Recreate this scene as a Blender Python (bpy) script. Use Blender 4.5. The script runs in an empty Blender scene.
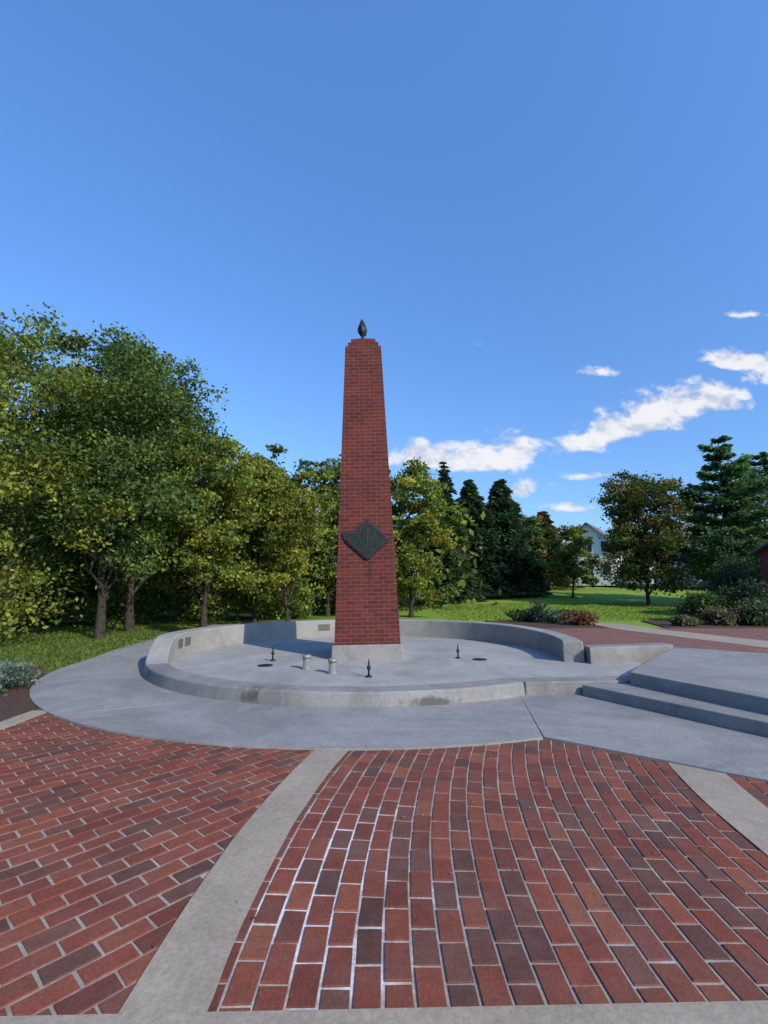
import bpy, math, random
import numpy as np
from mathutils import Vector, Matrix
random.seed(3); RNG=np.random.default_rng(5)
scene=bpy.context.scene; COL=scene.collection
scene.view_settings.view_transform='Standard'; scene.view_settings.look='None'; scene.view_settings.exposure=0

# ------------------------------------------------------------ materials
def newmat(name):
    m=bpy.data.materials.new(name); m.use_nodes=True
    nt=m.node_tree; b=nt.nodes['Principled BSDF']; b.inputs['Roughness'].default_value=.85
    try: b.inputs['Specular IOR Level'].default_value=.25
    except: pass
    return m,nt,b
def N(nt,t,**k):
    n=nt.nodes.new(t)
    for a,v in k.items(): setattr(n,a,v)
    return n
def L(nt,a,b): nt.links.new(a,b)
def ramp(nt,fac,stops):
    r=N(nt,'ShaderNodeValToRGB'); e=r.color_ramp.elements
    while len(e)<len(stops): e.new(.5)
    for i,(p,c) in enumerate(stops): e[i].position=p; e[i].color=(*c,1)
    L(nt,fac,r.inputs[0]); return r.outputs[0]
def noise(nt,scale,detail=5,rough=.6,vec=None,dist=0):
    n=N(nt,'ShaderNodeTexNoise'); n.inputs['Scale'].default_value=scale; n.inputs['Detail'].default_value=detail
    n.inputs['Roughness'].default_value=rough; n.inputs['Distortion'].default_value=dist
    if vec is None: vec=N(nt,'ShaderNodeTexCoord').outputs['Object']
    L(nt,vec,n.inputs['Vector']); return n.outputs['Fac']
def mixc(nt,fac,a,b,mode='MIX'):
    m=N(nt,'ShaderNodeMix',data_type='RGBA',blend_type=mode)
    for s,v in ((m.inputs[0],fac),(m.inputs[6],a),(m.inputs[7],b)):
        if isinstance(v,(int,float)): s.default_value=v
        elif isinstance(v,tuple): s.default_value=(*v,1)
        else: L(nt,v,s)
    return m.outputs[2]
def bump(nt,b,h,strength=.3,dist=.01):
    n=N(nt,'ShaderNodeBump'); n.inputs['Strength'].default_value=strength; n.inputs['Distance'].default_value=dist
    L(nt,h,n.inputs['Height']); L(nt,n.outputs[0],b.inputs['Normal'])
def addm(nt,a,b):
    n=N(nt,'ShaderNodeMath',operation='ADD'); L(nt,a,n.inputs[0]); L(nt,b,n.inputs[1]); return n.outputs[0]
def spot(nt,vec,centre,scl):
    d=N(nt,'ShaderNodeVectorMath',operation='SUBTRACT'); L(nt,vec,d.inputs[0]); d.inputs[1].default_value=centre
    s=N(nt,'ShaderNodeVectorMath',operation='MULTIPLY'); L(nt,d.outputs[0],s.inputs[0]); s.inputs[1].default_value=scl
    l=N(nt,'ShaderNodeVectorMath',operation='LENGTH'); L(nt,s.outputs[0],l.inputs[0]); return l.outputs['Value']

def concrete(name,c1,c2,stain=(.2,.19,.18),stainamt=.5,dark=None):
    m,nt,b=newmat(name)
    n1=noise(nt,1.3,8,.7,dist=.6); n2=noise(nt,40,4,.75); n3=noise(nt,.5,7,.72,dist=1.5); n4=noise(nt,7,5,.7,dist=.5)
    c=ramp(nt,n1,[(.3,c1),(.7,c2)])
    c=mixc(nt,ramp(nt,n3,[(.45,(0,0,0)),(.66,(stainamt,)*3)]),c,stain)
    c=mixc(nt,.6,c,ramp(nt,n4,[(.3,(.82,.82,.81)),(.7,(1.08,1.08,1.08))]),'MULTIPLY')
    c=mixc(nt,.6,c,ramp(nt,n2,[(.3,(.6,.6,.6)),(.65,(1.1,1.1,1.1))]),'MULTIPLY')
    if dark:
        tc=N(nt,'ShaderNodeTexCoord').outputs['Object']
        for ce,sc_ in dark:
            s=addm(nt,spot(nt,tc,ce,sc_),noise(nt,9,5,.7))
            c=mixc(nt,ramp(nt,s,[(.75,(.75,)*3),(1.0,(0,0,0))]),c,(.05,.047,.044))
    L(nt,c,b.inputs['Base Color']); bump(nt,b,n2,.4,.006); return m
M_apron=concrete('apron_concrete',(.225,.223,.215),(.30,.295,.283),(.16,.158,.152),.7)
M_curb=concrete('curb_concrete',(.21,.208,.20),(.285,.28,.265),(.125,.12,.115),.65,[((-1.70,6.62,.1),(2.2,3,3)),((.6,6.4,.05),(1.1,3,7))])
M_wall=concrete('wall_concrete',(.25,.245,.23),(.325,.315,.29),(.18,.172,.16),.5)
M_pool=concrete('pool_concrete',(.29,.284,.268),(.38,.37,.345),(.2,.195,.185),.6)
M_band=concrete('band_concrete',(.30,.25,.19),(.38,.32,.25),(.22,.18,.135),.5)
M_plinth=concrete('plinth_concrete',(.22,.215,.20),(.30,.29,.27),(.14,.135,.125),.6)
M_dark=newmat('dark_gap')[0]; M_dark.node_tree.nodes['Principled BSDF'].inputs['Base Color'].default_value=(.03,.03,.03,1)

def simple(name,c,rough=.6,metal=0,var=.25,ns=30,bs=.25):
    m,nt,b=newmat(name); n=noise(nt,ns,4)
    col=ramp(nt,n,[(.3,tuple(x*(1-var) for x in c)),(.7,tuple(min(1,x*(1+var)) for x in c))])
    L(nt,col,b.inputs['Base Color']); b.inputs['Roughness'].default_value=rough; b.inputs['Metallic'].default_value=metal
    bump(nt,b,n,bs,.01); return m
M_bronze=simple('dark_bronze',(.02,.022,.022),.5,.4)
M_plaque=simple('patinated_bronze',(.020,.025,.024),.5,.35,.5,22,.8)
M_relief=simple('worn_bronze',(.034,.040,.038),.45,.4,.4,26,.6)
M_slot=simple('slot_grille',(.11,.11,.105),.7,.2)
M_pipe=simple('pipe_metal',(.23,.23,.22),.45,.3)
M_bark=simple('bark',(.04,.032,.025),.95,0,.5,9)
M_white=simple('white_siding',(.7,.7,.68),.7,0,.08,3)
M_greyw=simple('grey_siding',(.40,.41,.42),.8,0,.1,3)
M_roof=simple('roof_shingle',(.13,.13,.14),.9,0,.3,12)
M_glass=simple('window_glass',(.03,.04,.05),.15)
M_redw=simple('red_brick_wall',(.25,.06,.045),.9,0,.2,10)

def leafmat(name):
    m,nt,b=newmat(name)
    a=N(nt,'ShaderNodeAttribute',attribute_name='Col')
    L(nt,a.outputs['Color'],b.inputs['Base Color']); b.inputs['Roughness'].default_value=.6
    t=N(nt,'ShaderNodeBsdfTranslucent'); L(nt,mixc(nt,1.0,a.outputs['Color'],(1.5,1.5,.7),'MULTIPLY'),t.inputs[0])
    s=N(nt,'ShaderNodeMixShader'); s.inputs[0].default_value=.35
    L(nt,b.outputs[0],s.inputs[1]); L(nt,t.outputs[0],s.inputs[2])
    L(nt,s.outputs[0],nt.nodes['Material Output'].inputs[0]); return m
M_leaf=leafmat('foliage')

def lime_mask(nt):
    """salt bloom: strongest around one spot on the plaza"""
    l=spot(nt,N(nt,'ShaderNodeTexCoord').outputs['Object'],(-.28,2.75,0),(2.1,.8,0))
    mr=N(nt,'ShaderNodeMapRange',interpolation_type='SMOOTHSTEP'); L(nt,l,mr.inputs[0]); mr.inputs[1].default_value=.1; mr.inputs[2].default_value=1.5
    mr.inputs[3].default_value=.24; mr.inputs[4].default_value=0; return mr.outputs[0]
def pavermat():
    m,nt,b=newmat('clay_paver')
    a=N(nt,'ShaderNodeAttribute',attribute_name='Col')
    n=noise(nt,70,4,.7); n2=noise(nt,2.2,6,.7); n3=noise(nt,14,5,.7)
    c=mixc(nt,.8,a.outputs['Color'],ramp(nt,n,[(.25,(.5,.5,.5)),(.7,(1.28,1.22,1.15))]),'MULTIPLY')
    c=mixc(nt,.7,c,ramp(nt,n3,[(.3,(.65,.65,.67)),(.7,(1.2,1.15,1.1))]),'MULTIPLY')
    c=mixc(nt,ramp(nt,n2,[(.45,(.03,.03,.03)),(.8,(.35,)*3)]),c,(.19,.14,.11))
    L(nt,c,b.inputs['Base Color']); b.inputs['Roughness'].default_value=.9; bump(nt,b,n,.5,.004); return m
M_paver=pavermat()
def mortarmat():
    m,nt,b=newmat('paver_mortar'); n=addm(nt,noise(nt,2.2,8,.75),lime_mask(nt)); n2=noise(nt,50,4)
    c=ramp(nt,n,[(.32,(.24,.205,.17)),(.58,(.36,.315,.265)),(.76,(.70,.69,.67))])
    c=mixc(nt,.6,c,ramp(nt,n2,[(.3,(.5,.5,.5)),(.7,(1.1,1.1,1.1))]),'MULTIPLY')
    L(nt,c,b.inputs['Base Color']); b.inputs['Roughness'].default_value=1; bump(nt,b,n2,.5,.004); return m
M_mortar=mortarmat()
def brickmat(name,bw=.225,rh=.082,mort=.012,c1=(.135,.024,.019),c2=(.070,.017,.015),mc=(.15,.085,.07),stain=False):
    m,nt,b=newmat(name); uv=N(nt,'ShaderNodeTexCoord').outputs['UV']
    t=N(nt,'ShaderNodeTexBrick'); L(nt,uv,t.inputs['Vector'])
    t.inputs['Scale'].default_value=1; t.inputs['Brick Width'].default_value=bw; t.inputs['Row Height'].default_value=rh
    t.inputs['Mortar Size'].default_value=mort*.5; t.inputs['Mortar Smooth'].default_value=.1; t.inputs['Bias'].default_value=-.1
    t.inputs['Color1'].default_value=(*c1,1); t.inputs['Color2'].default_value=(*c2,1); t.inputs['Mortar'].default_value=(*mc,1)
    n=noise(nt,1.6,6,.7,uv); n2=noise(nt,60,3,.6,uv)
    c=mixc(nt,.8,t.outputs[0],ramp(nt,n,[(.3,(.7,.7,.72)),(.7,(1.15,1.12,1.1))]),'MULTIPLY')
    c=mixc(nt,.5,c,ramp(nt,n2,[(.3,(.7,.7,.7)),(.7,(1.15,1.15,1.15))]),'MULTIPLY')
    if stain: # run-off stain below the plaque
        ns=addm(nt,spot(nt,uv,(.16,1.75,0),(5.0,1.5,0)),noise(nt,7,4,.6,uv))
        c=mixc(nt,ramp(nt,ns,[(.6,(.65,)*3),(1.0,(0,0,0))]),c,(.03,.016,.015))
    L(nt,c,b.inputs['Base Color'])
    inv=N(nt,'ShaderNodeMath',operation='SUBTRACT'); inv.inputs[0].default_value=1; L(nt,t.outputs['Fac'],inv.inputs[1])
    bump(nt,b,inv.outputs[0],.6,.008); return m
M_obrick=brickmat('obelisk_brick',stain=True)
M_farpave=brickmat('far_paver',.22,.12,.02,(.22,.075,.052),(.14,.06,.048),(.27,.22,.18))
def grassmat():
    m,nt,b=newmat('grass_ground'); n=noise(nt,.25,6,.65); n2=noise(nt,10,4,.7)
    sx=N(nt,'ShaderNodeSeparateXYZ'); L(nt,N(nt,'ShaderNodeTexCoord').outputs['Object'],sx.inputs[0])
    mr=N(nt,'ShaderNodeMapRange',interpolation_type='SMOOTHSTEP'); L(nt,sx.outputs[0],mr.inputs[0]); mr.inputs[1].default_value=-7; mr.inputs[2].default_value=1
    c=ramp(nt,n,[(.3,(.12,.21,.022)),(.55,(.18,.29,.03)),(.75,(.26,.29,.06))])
    c2=ramp(nt,n,[(.3,(.065,.09,.02)),(.55,(.09,.125,.022)),(.75,(.14,.13,.04))]) # darker greens on the left: the grove's shade put into the lawn colour
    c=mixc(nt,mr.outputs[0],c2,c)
    c=mixc(nt,.7,c,ramp(nt,n2,[(.3,(.5,.5,.5)),(.7,(1.3,1.3,1.2))]),'MULTIPLY')
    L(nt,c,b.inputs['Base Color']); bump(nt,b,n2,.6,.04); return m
M_grass=grassmat()
M_mulch=simple('mulch',(.07,.04,.028),.95,0,.6,40)

# ------------------------------------------------------------ object helpers
def add(name,me,mat=None,parent=None,**props):
    o=bpy.data.objects.new(name,me); COL.objects.link(o)
    if mat and me: me.materials.append(mat)
    if parent: o.parent=parent
    for k,v in props.items(): o[k]=v
    return o
def empty(name,loc,label,cat,group=None):
    o=bpy.data.objects.new(name,None); o.location=loc; o.empty_display_size=.3; COL.objects.link(o)
    o['label']=label; o['category']=cat
    if group: o['group']=group
    return o
def mesh(v,f,smooth=False):
    me=bpy.data.meshes.new('m'); me.from_pydata([tuple(p) for p in v],[],f); me.update()
    if smooth: me.polygons.foreach_set('use_smooth',[True]*len(me.polygons))
    return me
def bevel(o,w=.01,seg=2):
    m=o.modifiers.new('b','BEVEL'); m.width=w; m.segments=seg; m.limit_method='ANGLE'; m.angle_limit=math.radians(40); return o
def prism_vf(poly,z0,z1,v,f):
    n=len(poly); a=sum(poly[i][0]*poly[(i+1)%n][1]-poly[(i+1)%n][0]*poly[i][1] for i in range(n))
    if a<0: poly=poly[::-1]
    b=len(v); v+= [(x,y,z0) for x,y in poly]+[(x,y,z1) for x,y in poly]
    f.append([b+n+i for i in range(n)]); f.append([b+i for i in range(n)][::-1])
    for i in range(n):
        j=(i+1)%n; f.append([b+i,b+j,b+n+j,b+n+i])
def prism(polys,z0,z1):
    v=[];f=[]
    for p in polys: prism_vf(list(p),z0,z1,v,f)
    return mesh(v,f)
def box(x0,x1,y0,y1,z0,z1): return prism([[(x0,y0),(x1,y0),(x1,y1),(x0,y1)]],z0,z1)
def lathe(prof,n=20):
    v=[];f=[]
    for k,(r,z) in enumerate(prof):
        for i in range(n):
            a=2*math.pi*i/n; v.append((r*math.cos(a),r*math.sin(a),z))
    for k in range(len(prof)-1):
        for i in range(n):
            j=(i+1)%n; f.append([k*n+i,k*n+j,(k+1)*n+j,(k+1)*n+i])
    f.append(list(range(n))[::-1]); f.append([(len(prof)-1)*n+i for i in range(n)])
    return mesh(v,f,True)
def lerp(a,b,t): return a+(b-a)*t
def sstep(a,b,x):
    t=min(1,max(0,(x-a)/(b-a))); return t*t*(3-2*t)

CX,CY=-.33,10.6     # fountain centre
RA=5.85
PX,PY=10.0,2.2       # centre of the arcs in the paving
def pol(r,a,cx=CX,cy=CY): a=math.radians(a); return (cx+r*math.cos(a),cy+r*math.sin(a))

# ------------------------------------------------------------ ground, rising gently beyond the plaza
def gz(x,y):
    return -.03+ sstep(22,62,y)*1.9*sstep(-2,9,x)
xs=[-600,-200,-80,-40,-20]+list(range(-12,64,2))+[80,120,250,600]; ys=[-200,-40,0,12,20]+list(range(22,66,2))+[80,120,250,900]
v=[(x,y,gz(x,y)) for y in ys for x in xs]; nx=len(xs)
f=[[j*nx+i,j*nx+i+1,(j+1)*nx+i+1,(j+1)*nx+i] for j in range(len(ys)-1) for i in range(nx-1)]
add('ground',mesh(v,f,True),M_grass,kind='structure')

# ------------------------------------------------------------ brick paving (real pavers in mortar)
PAL=[((.195,.054,.033),7),((.168,.046,.030),6),((.215,.065,.037),4),((.155,.050,.035),5),((.105,.046,.036),3),((.135,.056,.041),4),((.22,.076,.043),1)]
PALL=[c for c,w in PAL for _ in range(w)]
def bricks(items):
    v=[];f=[];cols=[]
    for cs in items:
        cx=sum(p[0] for p in cs)/4; cy=sum(p[1] for p in cs)/4
        dz=max(-.002,min(.003,random.gauss(0,.0012))); c=random.choice(PALL); k=random.uniform(.84,1.14); c=tuple(x*k for x in c)+(1,)
        tl=max(-.0015,min(.0015,random.gauss(0,.0009))); b=len(v)
        cs=[(p[0]+random.gauss(0,.0015),p[1]+random.gauss(0,.0015)) for p in cs]
        for p in cs: v.append((p[0],p[1],-.012))
        for p in cs: v.append((p[0],p[1],-.003+dz))
        for i,p in enumerate(cs):
            v.append((p[0]+(cx-p[0])*.04,p[1]+(cy-p[1])*.04,0+dz+(tl if i<2 else -tl)))
        f.append([b+8,b+9,b+10,b+11])
        for i in range(4):
            j=(i+1)%4; f.append([b+i,b+j,b+4+j,b+4+i]); f.append([b+4+i,b+4+j,b+8+j,b+8+i])
        cols+= [c]*12
    me=mesh(v,f); a=me.color_attributes.new('Col','FLOAT_COLOR','POINT')
    a.data.foreach_set('color',np.array(cols,dtype=np.float32).ravel()); return me
CWD,CLN,GAP=.119,.216,.0135
def polp(r,s):
    a=math.pi-s/ r; return (PX+r*math.cos(a),PY+r*math.sin(a))
items=[]
R=10.84; i=0
while R>4.4:
    off=(CLN/2 if i%2 else 0)+random.uniform(-.02,.02); Rm=R-CWD/2
    for j in range(-8,24):
        s0=off+j*CLN; jg=random.uniform(-.002,.002)
        r0,r1=R-GAP/2,R-CWD+GAP/2; sa,sb=s0+GAP/2+jg,s0+CLN-GAP/2+jg
        cs=[polp(r0,sa*r0/Rm),polp(r1,sa*r1/Rm),polp(r1,sb*r1/Rm),polp(r0,sb*r0/Rm)]
        c=polp(Rm,s0+CLN/2)
        if c[1]>6.3 or math.hypot(c[0]-CX,c[1]-CY)<5.5: continue
        ar=sum(cs[k][0]*cs[(k+1)%4][1]-cs[(k+1)%4][0]*cs[k][1] for k in range(4))
        if ar<0: cs=cs[::-1]
        items.append(cs)
    R-=CWD; i+=1
th=math.radians(42); d=(math.sin(th),math.cos(th)); q=(math.cos(th),-math.sin(th))
for i in range(-70,70):
    for j in range(-45,45):
        s0=j*CLN+(CLN/2 if i%2 else 0); c0=i*CWD
        def W(a,b): return (-2+q[0]*a+d[0]*b,3+q[1]*a+d[1]*b)
        c=W(c0,s0)
        if math.hypot(c[0]-PX,c[1]-PY)<10.88 or c[0]<-4.3 or c[1]<-.5 or c[1]>7.5 or math.hypot(c[0]-CX,c[1]-CY)<5.5: continue
        a0,a1=c0-CWD/2+GAP/2,c0+CWD/2-GAP/2; b0,b1=s0-CLN/2+GAP/2,s0+CLN/2-GAP/2
        items.append([W(a0,b0),W(a1,b0),W(a1,b1),W(a0,b1)])
add('brick_paving',bricks(items),M_paver,kind='structure')
me=mesh([(-4.3,-1,-.0055),(9,-1,-.0055),(9,8,-.0055),(-4.3,8,-.0055)],[[0,1,2,3]])
add('paving_mortar_bed',me,M_mortar,kind='structure')
def arcband(r0,r1,s0,s1,n=40,z=.005):
    v=[];f=[]
    for k in range(n+1):
        a=math.pi-(s0+(s1-s0)*k/n)
        for r in (r0,r1):
            r+=random.gauss(0,.002); v.append((PX+r*math.cos(a),PY+r*math.sin(a),z))
    for k in range(n): f.append([2*k,2*k+1,2*k+3,2*k+2])
    return mesh(v,f)
add('concrete_band',arcband(10.95,10.64,-.25,.42),M_band,kind='structure')
add('concrete_band',arcband(7.88,7.50,-.35,.5),M_band,kind='structure')
me=mesh([(-4.2,1.50,.008),(8,1.78,.008),(8,2.15,.008),(-4.2,1.885,.008)],[[0,1,2,3]])
add('concrete_band',me,M_band,kind='structure')
add('paving_edging',box(-4.32,-4.1,-1,6.2,-.05,.012),M_band,kind='structure')

# ------------------------------------------------------------ aprons and paths
polys=[];n=5
for k in range(n):
    sub=16; inn=[];out=[]
    for s in range(sub+1):
        t=(k+s/sub)/n
        if s==0: t+=.0005
        if s==sub: t-=.0005
        inn.append(pol(3.9,lerp(-54,-352,t))); out.append(pol(RA,lerp(-70.8,-352,t)))
    polys.append(out+inn[::-1])
add('concrete_apron',prism(polys,-.02,.02),M_apron,kind='structure')
add('apron_joint_bed',prism([[pol(RA-.02,a) for a in range(-352,-70,4)]+[pol(3.9,a) for a in range(-56,-352,-4)]],-.025,.004),M_dark,kind='structure')
rp=[(1.965,7.5),(1.60,5.10),(2.99,3.98),(4.7,2.6),(9.5,2.3),(9.5,9.0),(6.0,10.0),(3.6,9.6)]
add('stage_apron',prism([rp],-.02,.018),M_apron,kind='structure')
add('garden_path',prism([[(-5.6,8.9),(-4.4,14),(-5.2,20),(-7.0,20),(-6.9,16),(-6.55,12),(-6.05,9.7)]],-.02,.014),M_apron,kind='structure')
me=mesh([(4.5,9.9,-.01),(30,9.9,-.01),(30,18.6,-.01),(4.8,18.2,-.01)],[[0,1,2,3]])
uvl=me.uv_layers.new(name='UVMap')
for lp in me.loops: co=me.vertices[lp.vertex_index].co; uvl.data[lp.index].uv=(co.x,co.y)
add('far_brick_plaza',me,M_farpave,kind='structure')
me=mesh([(10.0,10,-.004),(11.6,10,-.004),(9.9,17.5,-.004),(9.7,20.5,-.004),(8.4,20.5,-.004),(8.4,17.5,-.004)],[[0,1,2,3,4,5]])
add('concrete_path',me,M_band,kind='structure')
add('planting_bed',prism([[(-12,-1),(-4.33,-1),(-4.33,6.3),(-5.35,7.5),(-5.95,8.8),(-6.6,9.6),(-12,10)]],-.02,.01),M_mulch,kind='structure')
add('planting_bed',prism([[(4.8,18),(8.2,18.2),(8.3,21.8),(4.5,22)]],-.02,.01),M_mulch,kind='structure')
add('planting_bed',prism([[(10.4,18.0),(26,18.0),(26,22),(11.5,22)]],-.02,.01),M_mulch,kind='structure')

# ------------------------------------------------------------ fountain
fb=empty('fountain_basin',(0,0,0),'round shallow grey concrete fountain basin with low curb, drained dry','fountain')
def ring_profile(prof,a0,a1,n=120,hfun=None):
    v=[];f=[];m=len(prof)
    for k in range(n+1):
        t=k/n; a=lerp(a0,a1,t)
        for r,z in prof:
            zz=z if (hfun is None or z<.05) else z+hfun(a)
            x,y=pol(r,a); v.append((x,y,zz))
    for k in range(n):
        for i in range(m):
            j=(i+1)%m; f.append([k*m+i,(k+1)*m+i,(k+1)*m+j,k*m+j])
    f.append(list(range(m))); f.append([n*m+i for i in range(m)][::-1]); return mesh(v,f)
RO=4.30; RI=3.92
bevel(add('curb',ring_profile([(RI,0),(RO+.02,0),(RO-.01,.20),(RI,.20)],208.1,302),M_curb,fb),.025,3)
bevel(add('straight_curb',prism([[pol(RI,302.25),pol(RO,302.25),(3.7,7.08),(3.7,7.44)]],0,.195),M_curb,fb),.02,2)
pf=[pol(RI+.02,a) for a in range(-10,300,5)]+[(2.1,7.35),(3.75,7.35),(5.0,9.7),(3.7,9.6)]
add('pool_floor',prism([pf],.0,.07),M_pool,fb)
for (x,y) in ((1.9,9.9),(-2.2,9.2)):
    o=add('drain_cover',lathe([(.14,0),(.14,.012),(.11,.016),(.1,.010)],20),M_bronze,fb); o.location=(x,y,.07)

cw=empty('curved_wall',(0,0,0),'curved light concrete seat wall sweeping down to the fountain curb','wall')
bevel(add('wall_body',ring_profile([(RI,0),(RO+.02,0),(RO-.01,.55),(RI,.55)],-14.5,208,hfun=lambda a:-.35*sstep(186,208,a)-.09*(1-sstep(-16,45,a))),M_wall,cw),.025,3)
def obox(name,c,ang,w,dp,z0,z1,mat,parent):
    o=add(name,box(-w/2,w/2,-dp/2,dp/2,z0,z1),mat,parent); o.location=(c[0],c[1],0); o.rotation_euler=(0,0,math.radians(ang)); return o
for a,w_ in ((111,.34),(179,.26),(185,.26)):
    obox('wall_slot',pol(RI-.004,a),a-90,w_,.03,.27,.44,M_slot,cw)
lw=empty('low_wall',(0,0,0),'short low concrete wall joining the seat wall to the raised stage','wall')
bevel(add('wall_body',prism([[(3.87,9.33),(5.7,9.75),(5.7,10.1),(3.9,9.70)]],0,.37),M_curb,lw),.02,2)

# ------------------------------------------------------------ stage with steps
st=empty('raised_stage',(4.5,6,0),'raised concrete platform with two broad steps beside the fountain','stage')
def ch(o,p): o.parent=p; o.location=-p.location; return o
o=add('lower_step',prism([[(2.74,6.96),(3.84,5.04),(5.2,2.9),(7.5,2.9),(7.5,7.2),(3.4,7.06)]],0,.16),M_apron); ch(bevel(o,.02,2),st)
o=add('deck',prism([[(3.42,6.97),(4.15,5.22),(5.3,3.2),(9.3,3.2),(9.0,7.0),(5.72,9.74),(3.78,7.45)]],.002,.325),M_apron); ch(bevel(o,.02,2),st)

# ------------------------------------------------------------ obelisk
OB=empty('obelisk_monument',(CX+.0,CY,0),'tall tapering red brick obelisk with dark diamond plaque and flame finial','monument')
OB.rotation_euler=(0,math.radians(-1.15),0)
def stacked(w0,w1,z0,z1,n):
    v=[];f=[]; 
    for k in range(n+1):
        t=k/n; z=lerp(z0,z1,t); w=lerp(w0,w1,t)/2
        for s in ((-1,-1),(1,-1),(1,1),(-1,1)): v.append((s[0]*w,s[1]*w,z))
    for k in range(n):
        for i in range(4):
            j=(i+1)%4; f.append([4*k+i,4*k+j,4*k+4+j,4*k+4+i])
    f.append([4*n,4*n+1,4*n+2,4*n+3]); me=mesh(v,f); u=me.uv_layers.new(name='UVMap')
    for p in me.polygons:
        for li in p.loop_indices:
            co=me.vertices[me.loops[li].vertex_index].co
            if p.index==4*n: u.data[li].uv=(co.x,co.y)
            elif p.index%2==0: u.data[li].uv=(co.x+.1,co.z)
            else: u.data[li].uv=(co.y+4.03,co.z)
    return me
ZT=6.92
bevel(add('plinth',stacked(1.46,1.42,.02,.36,1),M_plinth,OB),.02,3)
add('brick_shaft',stacked(1.33,.81,.36,ZT,20),M_obrick,OB)
for w,z0,z1 in ((.70,ZT,ZT+.12),(.56,ZT+.12,ZT+.24),(.34,ZT+.24,ZT+.31)):
    add('brick_cap',stacked(w,w,z0,z1,1),M_obrick,OB)
# sculpted flame: fluted core with small curling tongues on a narrow neck
v=[];f=[]; prof=[(.085,0),(.095,.03),(.06,.06),(.038,.09),(.04,.14),(.07,.18),(.098,.24),(.105,.30),(.098,.36),(.08,.42),(.058,.48),(.032,.54),(.008,.59)]
nn_=28
for k,(r,z) in enumerate(prof):
    for i in range(nn_):
        a=6.283*i/nn_; rr=r*(1+(.13*math.cos(5*a+z*9)+.05*math.cos(9*a-z*14) if z>.15 else 0)+random.uniform(-.02,.02))
        v.append((rr*math.cos(a)-.05*max(0,z-.3),rr*math.sin(a),z))
for k in range(len(prof)-1):
    for i in range(nn_):
        j=(i+1)%nn_; f.append([k*nn_+i,k*nn_+j,(k+1)*nn_+j,(k+1)*nn_+i])
f.append([(len(prof)-1)*nn_+i for i in range(nn_)])
fl=add('flame_finial',mesh(v,f,True),M_bronze,OB); fl.location=(-.02,0,ZT+.31)
for k in range(5):
    a=k*72+20; t=add('flame_tongue',lathe([(.025,0),(.035,.05),(.03,.10),(.016,.15),(.004,.19)],8),M_bronze,fl)
    t.location=(.065*math.cos(math.radians(a)),.065*math.sin(math.radians(a)),.18+.05*(k%3)); t.rotation_euler=(.1*math.sin(math.radians(a)),-.1*math.cos(math.radians(a)),0)
zc=2.47; tp=(1.33-.81)/2/(ZT-.36); slope=math.atan(tp)
def plate(poly,y0,y1):
    n=len(poly); v=[(x,y0,z) for x,z in poly]+[(x,y1,z) for x,z in poly]
    return mesh(v,[list(range(n)),list(range(n,2*n))[::-1]]+[[i,n+i,n+(i+1)%n,(i+1)%n] for i in range(n)])
yf=-(1.33/2-(zc-.36)*tp)
pq=add('diamond_plaque',plate([(-.46,0),(-.40,-.07),(-.05,-.39),(0,-.41),(.05,-.39),(.41,-.06),(.46,0),(.41,.06),(.06,.38),(0,.42),(-.06,.38),(-.40,.07)],-.05,.01),M_plaque,OB)
pq.location=(.03,yf,zc); pq.rotation_euler=(-slope,0,0)
bevel(pq,.01,2)
bevel(add('plaque_wing',plate([(-.54,.16),(-.50,.03),(-.42,-.03),(-.34,-.10),(-.28,0),(-.2,.14),(-.34,.15),(-.42,.19)],-.035,.01),M_plaque,pq),.006,1)
def stripbar(p,q_,w,y0,y1,v,f):
    dx,dz=q_[0]-p[0],q_[1]-p[1]; l=math.hypot(dx,dz); nx_,nz=-dz/l*w/2,dx/l*w/2
    b=len(v)
    for y in (y0,y1):
        v+=[(p[0]+nx_,y,p[1]+nz),(p[0]-nx_,y,p[1]-nz),(q_[0]-nx_,y,q_[1]-nz),(q_[0]+nx_,y,q_[1]+nz)]
    f+=[[b,b+1,b+2,b+3],[b+7,b+6,b+5,b+4]]+[[b+i,b+4+i,b+4+(i+1)%4,b+(i+1)%4] for i in range(4)]
v=[];f=[]; D=[(-.40,0),(0,-.36),(.40,0),(0,.36)]
for i in range(4): stripbar(D[i],D[(i+1)%4],.018,-.057,-.045,v,f)
add('plaque_border',mesh(v,f),M_relief,pq)
v=[];f=[]
for sx_ in (-1,1):
    for k in range(5):
        x0=.04*sx_; z0=.12-.055*k; stripbar((x0,z0-.02),(x0+sx_*(.20-.03*abs(k-1)),z0+.02+.01*k),.018,-.056,-.045,v,f)
stripbar((-.12,-.2),(.12,-.2),.025,-.056,-.045,v,f); stripbar((0,-.15),(.01,.24),.045,-.060,-.045,v,f)
stripbar((-.07,.2),(.08,.22),.02,-.058,-.045,v,f); stripbar((-.05,-.26),(.05,-.26),.018,-.056,-.045,v,f)
add('plaque_relief',mesh(v,f),M_relief,pq)

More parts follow.
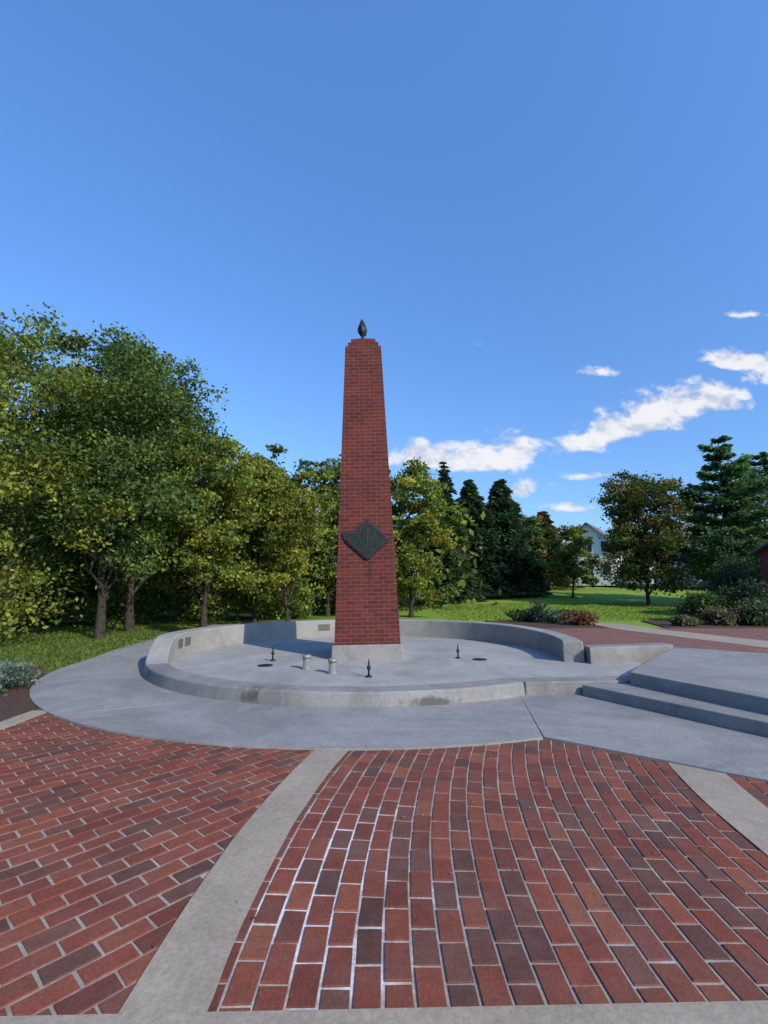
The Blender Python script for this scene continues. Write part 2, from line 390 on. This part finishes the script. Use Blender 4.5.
# ------------------------------------------------------------ nozzles and spikes in the basin
def nozzle(x,y,s,lab):
    e=empty('fountain_pipe',(x,y,.07),lab,'pipe','fountain fittings')
    add('pipe_stem',lathe([(.10*s,0),(.10*s,.015),(.064*s,.02),(.062*s,.17*s)],18),M_pipe,e)
    c=add('pipe_cap',lathe([(.062*s,0),(.074*s,.003),(.075*s,.05),(.065*s,.06),(.02*s,.064)],18),M_pipe,e); c.location=(0,0,.172*s)
nozzle(-1.38,8.85,1.05,'short pale capped metal pipe standing in the dry basin')
nozzle(-.87,8.4,1.05,'short pale capped metal pipe standing in the dry basin')
def spike(x,y):
    e=empty('fountain_jet',(x,y,.07),'slender black metal fountain jet on a round foot','fountain jet','fountain jets')
    add('jet_foot',lathe([(.055,0),(.055,.012),(.025,.03)],16),M_bronze,e)
    add('jet_stem',lathe([(.015,.03),(.015,.11),(.032,.13),(.032,.16),(.018,.18),(.012,.24),(.002,.29)],12),M_bronze,e)
spike(-2.2,9.8); spike(-.25,8.05); spike(1.5,10.1)

# ------------------------------------------------------------ foliage engine
def quadmesh(V,C,npv=4):
    n=len(V)//npv; me=bpy.data.meshes.new('leaves')
    me.vertices.add(len(V)); me.vertices.foreach_set('co',V.astype(np.float32).ravel())
    me.loops.add(len(V)); me.loops.foreach_set('vertex_index',np.arange(len(V),dtype=np.int32))
    me.polygons.add(n); me.polygons.foreach_set('loop_start',np.arange(0,len(V),npv,dtype=np.int32))
    me.update(calc_edges=True)
    a=me.color_attributes.new('Col','FLOAT_COLOR','POINT')
    CC=np.ones((len(V),4),dtype=np.float32); CC[:,:3]=np.repeat(C,npv,axis=0); a.data.foreach_set('color',CC.ravel())
    return me
def unit(a): return a/np.maximum(np.linalg.norm(a,axis=1,keepdims=True),1e-6)
def leaves(P,size,C,aspect=.6,dirs=None):
    n=len(P); nn=RNG.normal(size=(n,3)); nn[:,2]+=.4; nn=unit(nn)
    r=RNG.normal(size=(n,3)) if dirs is None else dirs+RNG.normal(size=(n,3))*.25
    t=unit(np.cross(nn,r)) if dirs is None else unit(r)
    b=unit(np.cross(nn,t)); s=(size*RNG.uniform(.6,1.3,n))[:,None]
    V=np.empty((n,4,3)); V[:,0]=P+t*s; V[:,1]=P+b*s*aspect; V[:,2]=P-t*s; V[:,3]=P-b*s*aspect
    return quadmesh(V.reshape(-1,3),C)
def tubes(paths,sides=7):
    v=[];f=[]
    for pts,rad in paths:
        b0=len(v)
        for k,(p,r) in enumerate(zip(pts,rad)):
            p=Vector(p); q=Vector(pts[min(k+1,len(pts)-1)])-Vector(pts[max(k-1,0)]); q.normalize()
            u=q.cross(Vector((.3,.9,.1))).normalized(); w=q.cross(u)
            for i in range(sides):
                a=2*math.pi*i/sides; v.append(p+u*(r*math.cos(a))+w*(r*math.sin(a)))
        for k in range(len(pts)-1):
            for i in range(sides):
                j=(i+1)%sides; f.append([b0+k*sides+i,b0+k*sides+j,b0+(k+1)*sides+j,b0+(k+1)*sides+i])
    return mesh(v,f,True)
def wob(p0,p1,n,am):
    p0=np.array(p0,float);p1=np.array(p1,float); L_=np.linalg.norm(p1-p0); out=[]
    for k in range(n+1):
        t=k/n; p=p0+(p1-p0)*t+RNG.normal(size=3)*am*L_*math.sin(math.pi*t); p[2]+=.12*L_*math.sin(math.pi*t)*.5; out.append(tuple(p))
    return out
def sc(p,k): return [tuple(c*k for c in q) for q in p]
GREEN=sc([(.036,.063,.014),(.049,.078,.018),(.029,.050,.013)],1.5)
YEL=sc([(.125,.128,.018),(.09,.113,.02),(.15,.137,.02),(.06,.082,.016)],1.75)
YG=sc([(.080,.106,.018),(.054,.081,.017),(.107,.121,.02)],1.75)
ORG=sc([(.12,.085,.022),(.085,.07,.02),(.06,.065,.018),(.045,.055,.015)],1.4)
CON=sc([(.022,.045,.022),(.03,.058,.026),(.017,.036,.018)],1.35)
def deciduous(x,y,H,W,base,pal,lab,n=11000,ls=.13,lobes=16,grp='trees around the plaza',trunk=.105,cat='tree',ns=11,full=1,sp_=1,lean=0):
    e=empty('deciduous_tree',(x,y,gz(x,y)+.03),lab,cat,grp)
    H=H*.93
    lx=lean
    paths=[(wob((0,0,-.1),(lx+RNG.normal()*.25,RNG.normal()*.2,H*.72),7,.014),[trunk*H/8*(1-.85*k/7)*(1.35 if k==0 else 1) for k in range(8)])]
    lob=[]; ch_=(H-base)
    for k in range(lobes):
        t=(k+.5)/lobes; z=base+ch_*(.05+.88*t)
        tt=(z-base)/ch_; rr=W/2*math.sqrt(max(.06,1-((tt-.42)/.66)**2))*.80*RNG.uniform(.45,1.15)
        a=k*2.4+RNG.uniform(-.5,.5); lr=W*.155*RNG.uniform(.6,1.45)*(1 if tt<.8 else .85)*sp_
        c=np.array((lx*tt+rr*math.cos(a),rr*math.sin(a),z)); lob.append((c,lr))
        zb=max(base*.6,z-ch_*.28); f0=min(1,zb/(H*.72))
        paths.append((wob((lx*zb/H,0,zb*.92),c,5,.05),[trunk*.36*H/8*(1-f0*.5)*(1-.8*j/5) for j in range(6)]))
        for s in range(3):
            dd=unit(RNG.normal(size=(1,3)))[0]*lr*.9
            paths.append((wob(c*.85+np.array((0,0,z*.15)),c+dd,3,.08),[.025,.018,.012,.005]))
    for tz in (.3,.5,.66,.82): lob.append((np.array((lx*tz+RNG.normal()*.3,RNG.normal()*.3,base+ch_*tz)),W*.165*full))
    P=[];C=[]; wts=np.array([l[1]**2 for l in lob]); wts/=wts.sum()
    for (c,lr),w in zip(lob,wts):
        tot=int(n*w/ns); lobshade=RNG.uniform(.72,1.28)
        for s in range(ns):
            d=unit(RNG.normal(size=(1,3)))[0]*np.array((1,1,.75)); cc=c+d*lr*RNG.uniform(.5,1.3)
            m=int(tot*RNG.uniform(.4,1.6))+3; sp=lr*RNG.uniform(.16,.36)
            P.append(cc+RNG.normal(size=(m,3))*sp*np.array((1.2,1.2,.55)))
            pc=np.array(pal[RNG.integers(len(pal))])*lobshade*RNG.uniform(.7,1.3)
            C.append(pc[None,:]*RNG.uniform(.7,1.35,(m,1)))
    P=np.concatenate(P);C=np.concatenate(C); P[:,2]=np.maximum(P[:,2],.15)
    add('trunk',tubes(paths),M_bark,e); add('crown',leaves(P,ls,C),M_leaf,e); return e
def conifer(x,y,H,W,pal,lab,n=9000,base=.06,grp='evergreen trees',droop=.35,pw=.85,ls=.16,dens=1,asp=.36,lift=0,kb=7,flat=1):
    e=empty('conifer_tree',(x,y,gz(x,y)+.03),lab,'evergreen tree',grp)
    paths=[([(0,0,-.1),(0,0,H*.5),(.03,0,H*.97)],[H*.02,H*.012,.02])]
    P=[];C=[];D=[]; z=H*base; br=[]
    while z<H*.985:
        t=z/H; rr=W/2*(1-t)**pw*1.0+.08
        k=kb if t<.8 else 5; a0=RNG.uniform(0,6.28)
        for i in range(k):
            br.append((z+RNG.uniform(-.1,.1)*H*.05,a0+6.28*i/k+RNG.uniform(-.3,.3),rr*RNG.uniform(.55,1.2)))
        z+=H*.030*dens*(1.25-t*.6)
    tl=sum(b[2] for b in br)
    for zz,a,r in br:
        m=max(10,int(n*r/tl)); s=RNG.uniform(.08,1,m)**.75; lat=RNG.normal(size=m)*.22*r*(1.1-s*.5)
        up=(.10+lift)*r*(s)-droop*r*s*s+ .18*r*np.maximum(0,s-.7)
        ca,sa=math.cos(a),math.sin(a)
        p=np.stack([ca*s*r-sa*lat,sa*s*r+ca*lat,zz+up+RNG.normal(size=m)*.09*r*flat-np.abs(lat)*.35*flat],1)
        P.append(p); dv=np.stack([np.full(m,ca)-sa*np.sign(lat)*.6,np.full(m,sa)+ca*np.sign(lat)*.6,np.full(m,-.25)],1); D.append(dv)
        pc=np.array(pal[RNG.integers(len(pal))])*RNG.uniform(.65,1.35); C.append(pc[None,:]*RNG.uniform(.7,1.35,(m,1)))
        paths.append(([(0,0,zz),(ca*r*.5,sa*r*.5,zz+(.05+lift*.5)*r-droop*r*.25),(ca*r*.9,sa*r*.9,zz+(lift-droop)*r*.8)],[.04,.025,.008]))
    add('trunk',tubes(paths,5),M_bark,e)
    P=np.concatenate(P); P[:,2]=np.maximum(P[:,2],.1)
    add('crown',leaves(P,ls,np.concatenate(C),asp,np.concatenate(D)),M_leaf,e); return e
def shrub(x,y,H,W,pal,lab,n=1500,ls=.06,grp='shrubs in the planting beds'):
    e=empty('shrub',(x,y,max(0,gz(x,y))),lab,'shrub',grp); P=[];C=[];paths=[]
    for k in range(22):
        d=unit(RNG.normal(size=(1,3)))[0]; c=np.array((d[0]*W/2*.75,d[1]*W/2*.75,H*.45+d[2]*H*.38)); m=max(4,int(n/22*RNG.uniform(.5,1.5)))
        P.append(c+RNG.normal(size=(m,3))*np.array((W*.11,W*.11,H*.11)))
        pc=np.array(pal[RNG.integers(len(pal))])*RNG.uniform(.7,1.3); C.append(pc[None,:]*RNG.uniform(.7,1.3,(m,1)))
        if k<9: paths.append((wob((d[0]*.05,d[1]*.05,0),c,3,.05),[.02,.015,.01,.005]))
    P=np.concatenate(P); P[:,2]=np.maximum(P[:,2],.02)
    add('stems',tubes(paths,5),M_bark,e); add('foliage',leaves(P,ls,np.concatenate(C)),M_leaf,e); return e

# left grove
deciduous(-11.0,12.8,9.7,5.9,.8,YG+YEL[:2],'broad yellow-green tree with low boughs on the lawn',30000,.066,27,ns=17)
deciduous(-8.6,14.9,10.6,4.8,1.9,GREEN+YG[:1],'tall dark green tree on the lawn',29000,.068,27,ns=17)
deciduous(-8.9,17.2,11.8,5.2,2.2,GREEN+YG[:1],'tall dark green tree behind another on the lawn',22000,.078,23,ns=15)
deciduous(-13.2,17.5,12.4,6.2,1.2,GREEN+YG,'tall green tree on the lawn edge',17000,.09,19,ns=13)
deciduous(-6.9,18.8,8.9,4.1,1.3,YG+YEL[:1],'green tree turning yellow on the lawn',18000,.078,21,ns=14)
deciduous(-5.8,22,9.0,4.4,1.0,YG+YEL[:2],'yellowing tree at the edge of the wood',15000,.09,19,ns=13)
deciduous(-4.0,20.5,7.2,3.7,.8,YEL+YG[:1],'small tree with yellow autumn leaves',15000,.078,19,ns=13,lean=-.3)
deciduous(-3.0,26,9.6,4.7,1.0,YG+GREEN[:2],'green and yellow tree behind the obelisk',12000,.11,18)
deciduous(-.9,30,9.8,5.4,.8,GREEN+YG,'green tree behind the obelisk',9000,.14,15)
deciduous(1.35,25,9.1,3.9,.5,YEL+YG,'yellow-green tree beside the obelisk',17000,.095,20,ns=12)
deciduous(-9.8,24,10.6,6.0,.6,GREEN+YG,'green tree deep in the grove',11000,.13,16)
deciduous(-15.5,24,13,7,.8,GREEN+YG[:1],'green tree deep in the grove',9000,.15,16)
deciduous(-12.2,21,9.0,5.0,.4,GREEN+YG,'green tree deep in the grove',9000,.12,15)
deciduous(-6.9,27,9.2,5.4,.3,GREEN+YG,'green tree deep in the grove',9000,.14,15)
for (x,y,h,w) in ((-14,19.5,1.6,3.2),(-10.9,20.2,1.3,3.0),(-8.3,22.5,1.5,3.2),(-5.0,24.5,1.6,3.0),(-12.5,26,2.2,4.0),(-2.6,29,2.0,3.4)):
    shrub(x,y,h,w,YG+GREEN[:1],'wild green undergrowth beneath the trees',3000,.09,'undergrowth bushes in the grove')
# conifers and others beyond the lawn
conifer(4.7,37,11.0,5.2,CON,'tall dark spruce at the lawn edge',13000,.05,pw=.8,ls=.24,dens=1.3)
conifer(7.3,40,10.0,7.2,CON,'broad dark spruce with drooping boughs',20000,.02,pw=.7,ls=.25,dens=1.3,droop=.42)
conifer(10.1,41,10.1,7.6,CON,'broad dark spruce with drooping boughs',20000,.02,pw=.68,ls=.25,dens=1.35,droop=.42)
deciduous(13.6,46,7.9,5.2,.5,GREEN+ORG[:2],'brownish green tree beyond the lawn',9000,.17,15)
conifer(16.0,48,7.8,6.2,sc([(.06,.05,.02),(.075,.06,.022),(.03,.04,.018)],1.4),'rusty brown larch-like evergreen',10000,.08,ls=.24,pw=.6,dens=1.3)
deciduous(14.7,38,6.3,3.8,.9,YG+GREEN[:1],'small light green tree on the lawn',8000,.12,14,lean=.5)
deciduous(17.1,31.5,9.4,5.3,1.2,ORG+GREEN[:2],'round maple turning orange brown on the lawn',27000,.105,28,ns=14,full=1.4)
PINE=sc([(.035,.07,.035),(.045,.09,.04),(.027,.055,.026)],2.0)
conifer(21.6,30,10.9,7.4,PINE,'large layered pine tree beside the lawn',26000,.24,droop=.02,pw=.55,ls=.15,dens=2.5,asp=.42,lift=.12,kb=6,flat=.5)
conifer(26.0,32,10.4,7.6,PINE,'large layered pine tree beside the house',18000,.18,droop=.02,pw=.55,ls=.16,dens=2.4,asp=.42,lift=.12,kb=6,flat=.5)
deciduous(31,45,7.6,5.0,.4,GREEN+YG[:1],'dark green tree behind the pines',7000,.2,14)
deciduous(39,62,8.6,6.0,.8,GREEN+YG[:1],'dark green tree behind the houses',6000,.22,14)
# shrubs
shrub(-5.8,7.35,.45,1.1,[(.15,.20,.16),(.10,.16,.11),(.09,.14,.09)],'low grey-green shrub beside the concrete apron',5500,.026)
shrub(6.9,21,1.0,1.2,[(.07,.12,.08),(.05,.08,.05)],'upright blue-green shrub in the mulch bed',1800,.06)
shrub(6.2,21.8,.55,1.3,GREEN,'low green shrub in the mulch bed',1500,.07)
shrub(7.8,19.7,.55,1.4,[(.19,.06,.045),(.08,.10,.03),(.14,.09,.05)],'low reddish shrub in the mulch bed',1800,.06)
shrub(7.9,21.6,.5,1.0,[(.12,.12,.06),(.08,.11,.04)],'low green and tan shrub',1500,.07)
for (x,y,h,w,p,l) in [(14.2,21.5,1.3,2.2,GREEN,'round dark green shrub beyond the plaza'),(15.7,21.2,1.8,2.0,CON,'round dark evergreen shrub'),
    (17.6,24.5,2.9,2.3,CON,'tall dark evergreen shrub'),(19.6,26.3,3.4,2.6,CON,'tall dark evergreen shrub'),(13.3,19.4,.7,1.2,[(.15,.13,.08),(.11,.10,.05)],'tan ornamental grass clump'),
    (14.6,19.1,1.0,1.5,[(.08,.12,.05),(.07,.10,.05)],'green shrub beside the plaza'),(11.6,19.0,.4,.8,[(.15,.13,.08),(.09,.12,.05)],'small tan plant beside the plaza')]:
    shrub(x,y,h,w,p,l,3600,.07)
# woodland mass in the distance
P=[];C=[]
for k in range(820):
    x=RNG.uniform(-75,110)
    if k<420: x=RNG.uniform(-45,5); y=RNG.uniform(31,48); hm=RNG.uniform(.1,1)**1.4*7.5
    else: y=RNG.uniform(68,86); hm=RNG.uniform(.8,6.5)+(1.8 if x>6 else 0)
    m=75; r=RNG.uniform(.9,1.7)
    P.append(np.array((x,y,hm))+RNG.normal(size=(m,3))*np.array((r,r,r*.7)))
    pal=(GREEN+YG) if RNG.random()<.8 else ORG
    C.append((np.array(pal[RNG.integers(len(pal))])*RNG.uniform(.6,1.2))[None,:]*RNG.uniform(.7,1.3,(m,1)))
P=np.concatenate(P); P[:,2]=np.maximum(P[:,2],.05)
add('woodland',leaves(P,.3,np.concatenate(C)),M_leaf,kind='stuff',label='distant mass of mixed green trees')
# grass blades on the nearer lawns
n=38000; X=np.where(RNG.random(n)<.55,RNG.uniform(-15,-6,n),RNG.uniform(3,18,n)); Y=np.where(X<0,RNG.uniform(9.3,22,n),RNG.uniform(22.5,34,n))
k=~((X<0)&(X>-7.2)&(Y>8)&(Y<20.5)&(X>-6.0-(Y-9.5)*.12)); X=X[k];Y=Y[k]; n=len(X)
G=np.array([gz(a,b) for a,b in zip(X,Y)])
a=RNG.uniform(0,6.28,n); w=.02+Y*.0006; h=RNG.uniform(.03,.09,n)
V=np.empty((n,3,3)); V[:,0]=np.stack([X-w*np.cos(a),Y-w*np.sin(a),G],1); V[:,1]=np.stack([X+w*np.cos(a),Y+w*np.sin(a),G],1)
V[:,2]=np.stack([X+RNG.normal(size=n)*.03,Y+RNG.normal(size=n)*.03,G+h],1)
gc=np.array([(.14,.25,.03),(.18,.29,.04),(.24,.27,.06)])[RNG.integers(3,size=n)]*RNG.uniform(.7,1.2,(n,1))*np.where(X<0,.55,1)[:,None]  # left-hand blades darkened, tree shade painted into their colour
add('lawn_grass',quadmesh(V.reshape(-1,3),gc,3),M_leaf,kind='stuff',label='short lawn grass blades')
# fallen leaves
n=320; P=np.stack([RNG.uniform(-4,6,n),RNG.uniform(1.9,9.5,n)],1)
v=[];f=[];cl=[]
for p in P:
    rr_=math.hypot(p[0]-CX,p[1]-CY)
    s=random.uniform(.006,.015); a=random.uniform(0,6.28); b=len(v); z=.026 if rr_<RA or p[1]>5.2 else .009
    if rr_<4.45 or p[0]>2.6: continue
    for i,rr in enumerate((1,.5,1,.5)):
        v.append((p[0]+s*rr*math.cos(a+i*1.57),p[1]+s*rr*math.sin(a+i*1.57),z+random.uniform(0,.006)))
    f.append([b,b+1,b+2,b+3]); c=random.choice([(.2,.13,.05),(.12,.07,.03),(.3,.24,.12),(.45,.42,.38)]); cl+=[(*c,1)]*4
me=mesh(v,f); at=me.color_attributes.new('Col','FLOAT_COLOR','POINT'); at.data.foreach_set('color',np.array(cl,dtype=np.float32).ravel())
add('fallen_leaves',me,M_leaf,kind='stuff',label='scattered small dry leaves on the paving')

# ------------------------------------------------------------ houses
def house(x,y,w,dp,hw,hr,mat,lab,rot=0,name='house',wins=3,side=True):
    e=empty(name,(x,y,gz(x,y)),lab,'house'); e.rotation_euler=(0,0,math.radians(rot))
    v=[(-w/2,-dp/2,0),(w/2,-dp/2,0),(w/2,dp/2,0),(-w/2,dp/2,0),(-w/2,-dp/2,hw),(w/2,-dp/2,hw),(w/2,dp/2,hw),(-w/2,dp/2,hw),(-w/2,0,hw+hr),(w/2,0,hw+hr)]
    add('wall',mesh(v,[[0,1,5,4],[2,3,7,6],[1,2,6,9,5],[3,0,4,8,7]]),mat,e)
    o=.35;t=.12; s=hr/(dp/2)
    v=[];f=[]
    for sg in (-1,1):
        b=len(v); y0,z0=sg*(dp/2+o),hw-o*s+.02
        v+=[(-w/2-o,y0,z0),(w/2+o,y0,z0),(w/2+o,0,hw+hr+.02),(-w/2-o,0,hw+hr+.02)]; v+=[(p[0],p[1],p[2]+t) for p in v[b:b+4]]
        f+=[[b,b+1,b+2,b+3],[b+7,b+6,b+5,b+4]]+[[b+i,b+4+i,b+4+(i+1)%4,b+(i+1)%4] for i in range(4)]
    add('roof',mesh(v,f),M_roof,e)
    for zz in ([1.0,3.4] if hw>4.2 else [1.0]):
        for k in range(wins):
            xx=-w/2+w*(k+.5)/wins
            fr=add('window',box(-.5,.5,-.04,.0,0,1.3),M_white,e); fr.location=(xx,-dp/2-.005,zz)
            add('window_pane',box(-.42,.42,-.05,-.041,.08,1.22),M_glass,fr)
            if side:
                fr=add('window',box(-.45,.45,-.04,.0,0,1.2),M_white,e); fr.location=(-w/2-.005,-dp/3+dp/3*k,zz); fr.rotation_euler=(0,0,math.radians(-90))
                add('window_pane',box(-.37,.37,-.05,-.041,.08,1.12),M_glass,fr)
    return e
house(23.2,53,6,5,4.3,2.2,M_white,'white gabled house seen between trees',55)
house(34.0,50,9,7,3.8,2.6,M_greyw,'grey house with dark shingle roof behind trees',-12)
house(22.75,22.2,7,5,3.2,.9,M_redw,'red brick building with dark roof beside the pines',0,'brick_building',side=False)

# ------------------------------------------------------------ camera, light, sky
cam=bpy.data.cameras.new('camera'); co=bpy.data.objects.new('camera',cam); COL.objects.link(co)
cam.sensor_fit='HORIZONTAL'; cam.sensor_width=36; cam.lens=36*480/768; cam.clip_end=3000; cam.clip_start=.05
co.location=(0,0,1.5)
co.rotation_euler=(Matrix.Rotation(math.radians(90+8.9),3,'X')@Matrix.Rotation(math.radians(-.1),3,'Z')).to_euler()
scene.camera=co
sd=Vector((.70,-.71,0)).normalized(); el=math.radians(31)
sv=Vector((sd.x*math.cos(el),sd.y*math.cos(el),math.sin(el)))
sl=bpy.data.lights.new('sun','SUN'); so=bpy.data.objects.new('sun',sl); COL.objects.link(so)
sl.energy=5.0; sl.angle=math.radians(.5); sl.color=(1,.90,.75)
so.rotation_euler=sv.to_track_quat('Z','Y').to_euler()
w=bpy.data.worlds.new('World'); scene.world=w; w.use_nodes=True; nt=w.node_tree
bg=nt.nodes['Background']; out=nt.nodes['World Output']
sky=N(nt,'ShaderNodeTexSky',sky_type='NISHITA'); sky.sun_disc=False; sky.sun_elevation=el
sky.sun_rotation=math.atan2(sd.x,sd.y); sky.ozone_density=2.0; sky.dust_density=.6; sky.air_density=1.0
tc=N(nt,'ShaderNodeTexCoord'); sx=N(nt,'ShaderNodeSeparateXYZ'); L(nt,tc.outputs['Generated'],sx.inputs[0])
tint=N(nt,'ShaderNodeMix',data_type='RGBA'); L(nt,sx.outputs[2],tint.inputs[0]); tint.inputs[6].default_value=(.86,1.12,1.50,1); tint.inputs[7].default_value=(1.5,2.3,3.15,1)
L(nt,mixc(nt,1.0,sky.outputs[0],tint.outputs[2],'MULTIPLY'),bg.inputs[0]); bg.inputs[1].default_value=.115
def Mth(op,a,b=None,c=None):
    n=N(nt,'ShaderNodeMath',operation=op)
    for i,vv in enumerate((a,b,c)):
        if vv is None: continue
        if isinstance(vv,(int,float)): n.inputs[i].default_value=vv
        else: L(nt,vv,n.inputs[i])
    return n.outputs[0]
yy=Mth('MAXIMUM',sx.outputs[1],.02); px=Mth('DIVIDE',sx.outputs[0],yy); pz=Mth('DIVIDE',sx.outputs[2],yy)
cb=N(nt,'ShaderNodeCombineXYZ'); L(nt,px,cb.inputs[0]); L(nt,Mth('MULTIPLY',pz,1.5),cb.inputs[1])
nA=noise(nt,12,8,.57,cb.outputs[0],.25); nB=noise(nt,32,6,.62,cb.outputs[0],.3)
clouds=[(.20,.267,.16,.052,2,1),(.28,.287,.08,.050,0,1),(.10,.270,.12,.050,0,1),
 (.45,.308,.11,.034,14,1),(.53,.336,.14,.056,15,1),(.60,.366,.14,.072,13,1),(.69,.392,.12,.062,8,1),
 (.80,.487,.11,.042,-6,1),(.93,.460,.15,.080,0,1),(.72,.498,.06,.020,5,.8),
 (.477,.468,.06,.024,0,.8),(.435,.232,.10,.019,0,.8),(.29,.200,.09,.031,8,.8),(.40,.165,.12,.020,0,.8),(.135,.55,.04,.011,0,.63),(.815,.605,.07,.018,0,.75),(.22,.535,.05,.011,0,.62)]
best=None
for cx,cz,a,b,an,s in clouds:
    an=math.radians(an); dx=Mth('SUBTRACT',px,cx); dz=Mth('SUBTRACT',pz,cz)
    qx=Mth('ADD',Mth('MULTIPLY',dx,math.cos(an)/a),Mth('MULTIPLY',dz,math.sin(an)/a))
    qz=Mth('ADD',Mth('MULTIPLY',dx,-math.sin(an)/b),Mth('MULTIPLY',dz,math.cos(an)/b))
    qz=Mth('MAXIMUM',qz,Mth('MULTIPLY',qz,-1.8))      # flatter bases than tops
    dd=Mth('SQRT',Mth('ADD',Mth('MULTIPLY',qx,qx),Mth('MULTIPLY',qz,qz)))
    vv=Mth('MULTIPLY',Mth('SUBTRACT',1.0,dd),s)
    if s<1: vv=Mth('SUBTRACT',vv,(1-s)*.9)
    best=vv if best is None else Mth('MAXIMUM',best,vv)
dens=Mth('ADD',best,Mth('MULTIPLY',Mth('SUBTRACT',nA,.5),1.9)); dens=Mth('ADD',dens,Mth('MULTIPLY',Mth('SUBTRACT',nB,.5),.9))
mr=N(nt,'ShaderNodeMapRange',interpolation_type='SMOOTHSTEP'); mr.inputs[1].default_value=.02; mr.inputs[2].default_value=.60; L(nt,dens,mr.inputs[0])
gate=N(nt,'ShaderNodeMapRange'); gate.inputs[1].default_value=-.5; gate.inputs[2].default_value=-.2; L(nt,best,gate.inputs[0])
al=Mth('MULTIPLY',mr.outputs[0],Mth('GREATER_THAN',sx.outputs[1],.1)); al=Mth('MULTIPLY',al,gate.outputs[0]); al=Mth('MULTIPLY',al,.96)
# soft grey undersides: density probed a little higher up
cb2=N(nt,'ShaderNodeCombineXYZ'); L(nt,px,cb2.inputs[0]); L(nt,Mth('MULTIPLY',Mth('ADD',pz,.02),1.5),cb2.inputs[1])
nC=noise(nt,12,5,.57,cb2.outputs[0],.25)
shade=Mth('ADD',.5,Mth('MULTIPLY',Mth('SUBTRACT',nA,nC),1.6)); shade=Mth('ADD',shade,Mth('MULTIPLY',Mth('SUBTRACT',nB,.5),.5))
ccol=ramp(nt,shade,[(.30,(.62,.68,.80)),(.58,(.93,.94,.97))])
bg2=N(nt,'ShaderNodeBackground'); L(nt,ccol,bg2.inputs[0]); bg2.inputs[1].default_value=.97
ms=N(nt,'ShaderNodeMixShader'); L(nt,al,ms.inputs[0]); L(nt,bg.outputs[0],ms.inputs[1]); L(nt,bg2.outputs[0],ms.inputs[2]); L(nt,ms.outputs[0],out.inputs[0])
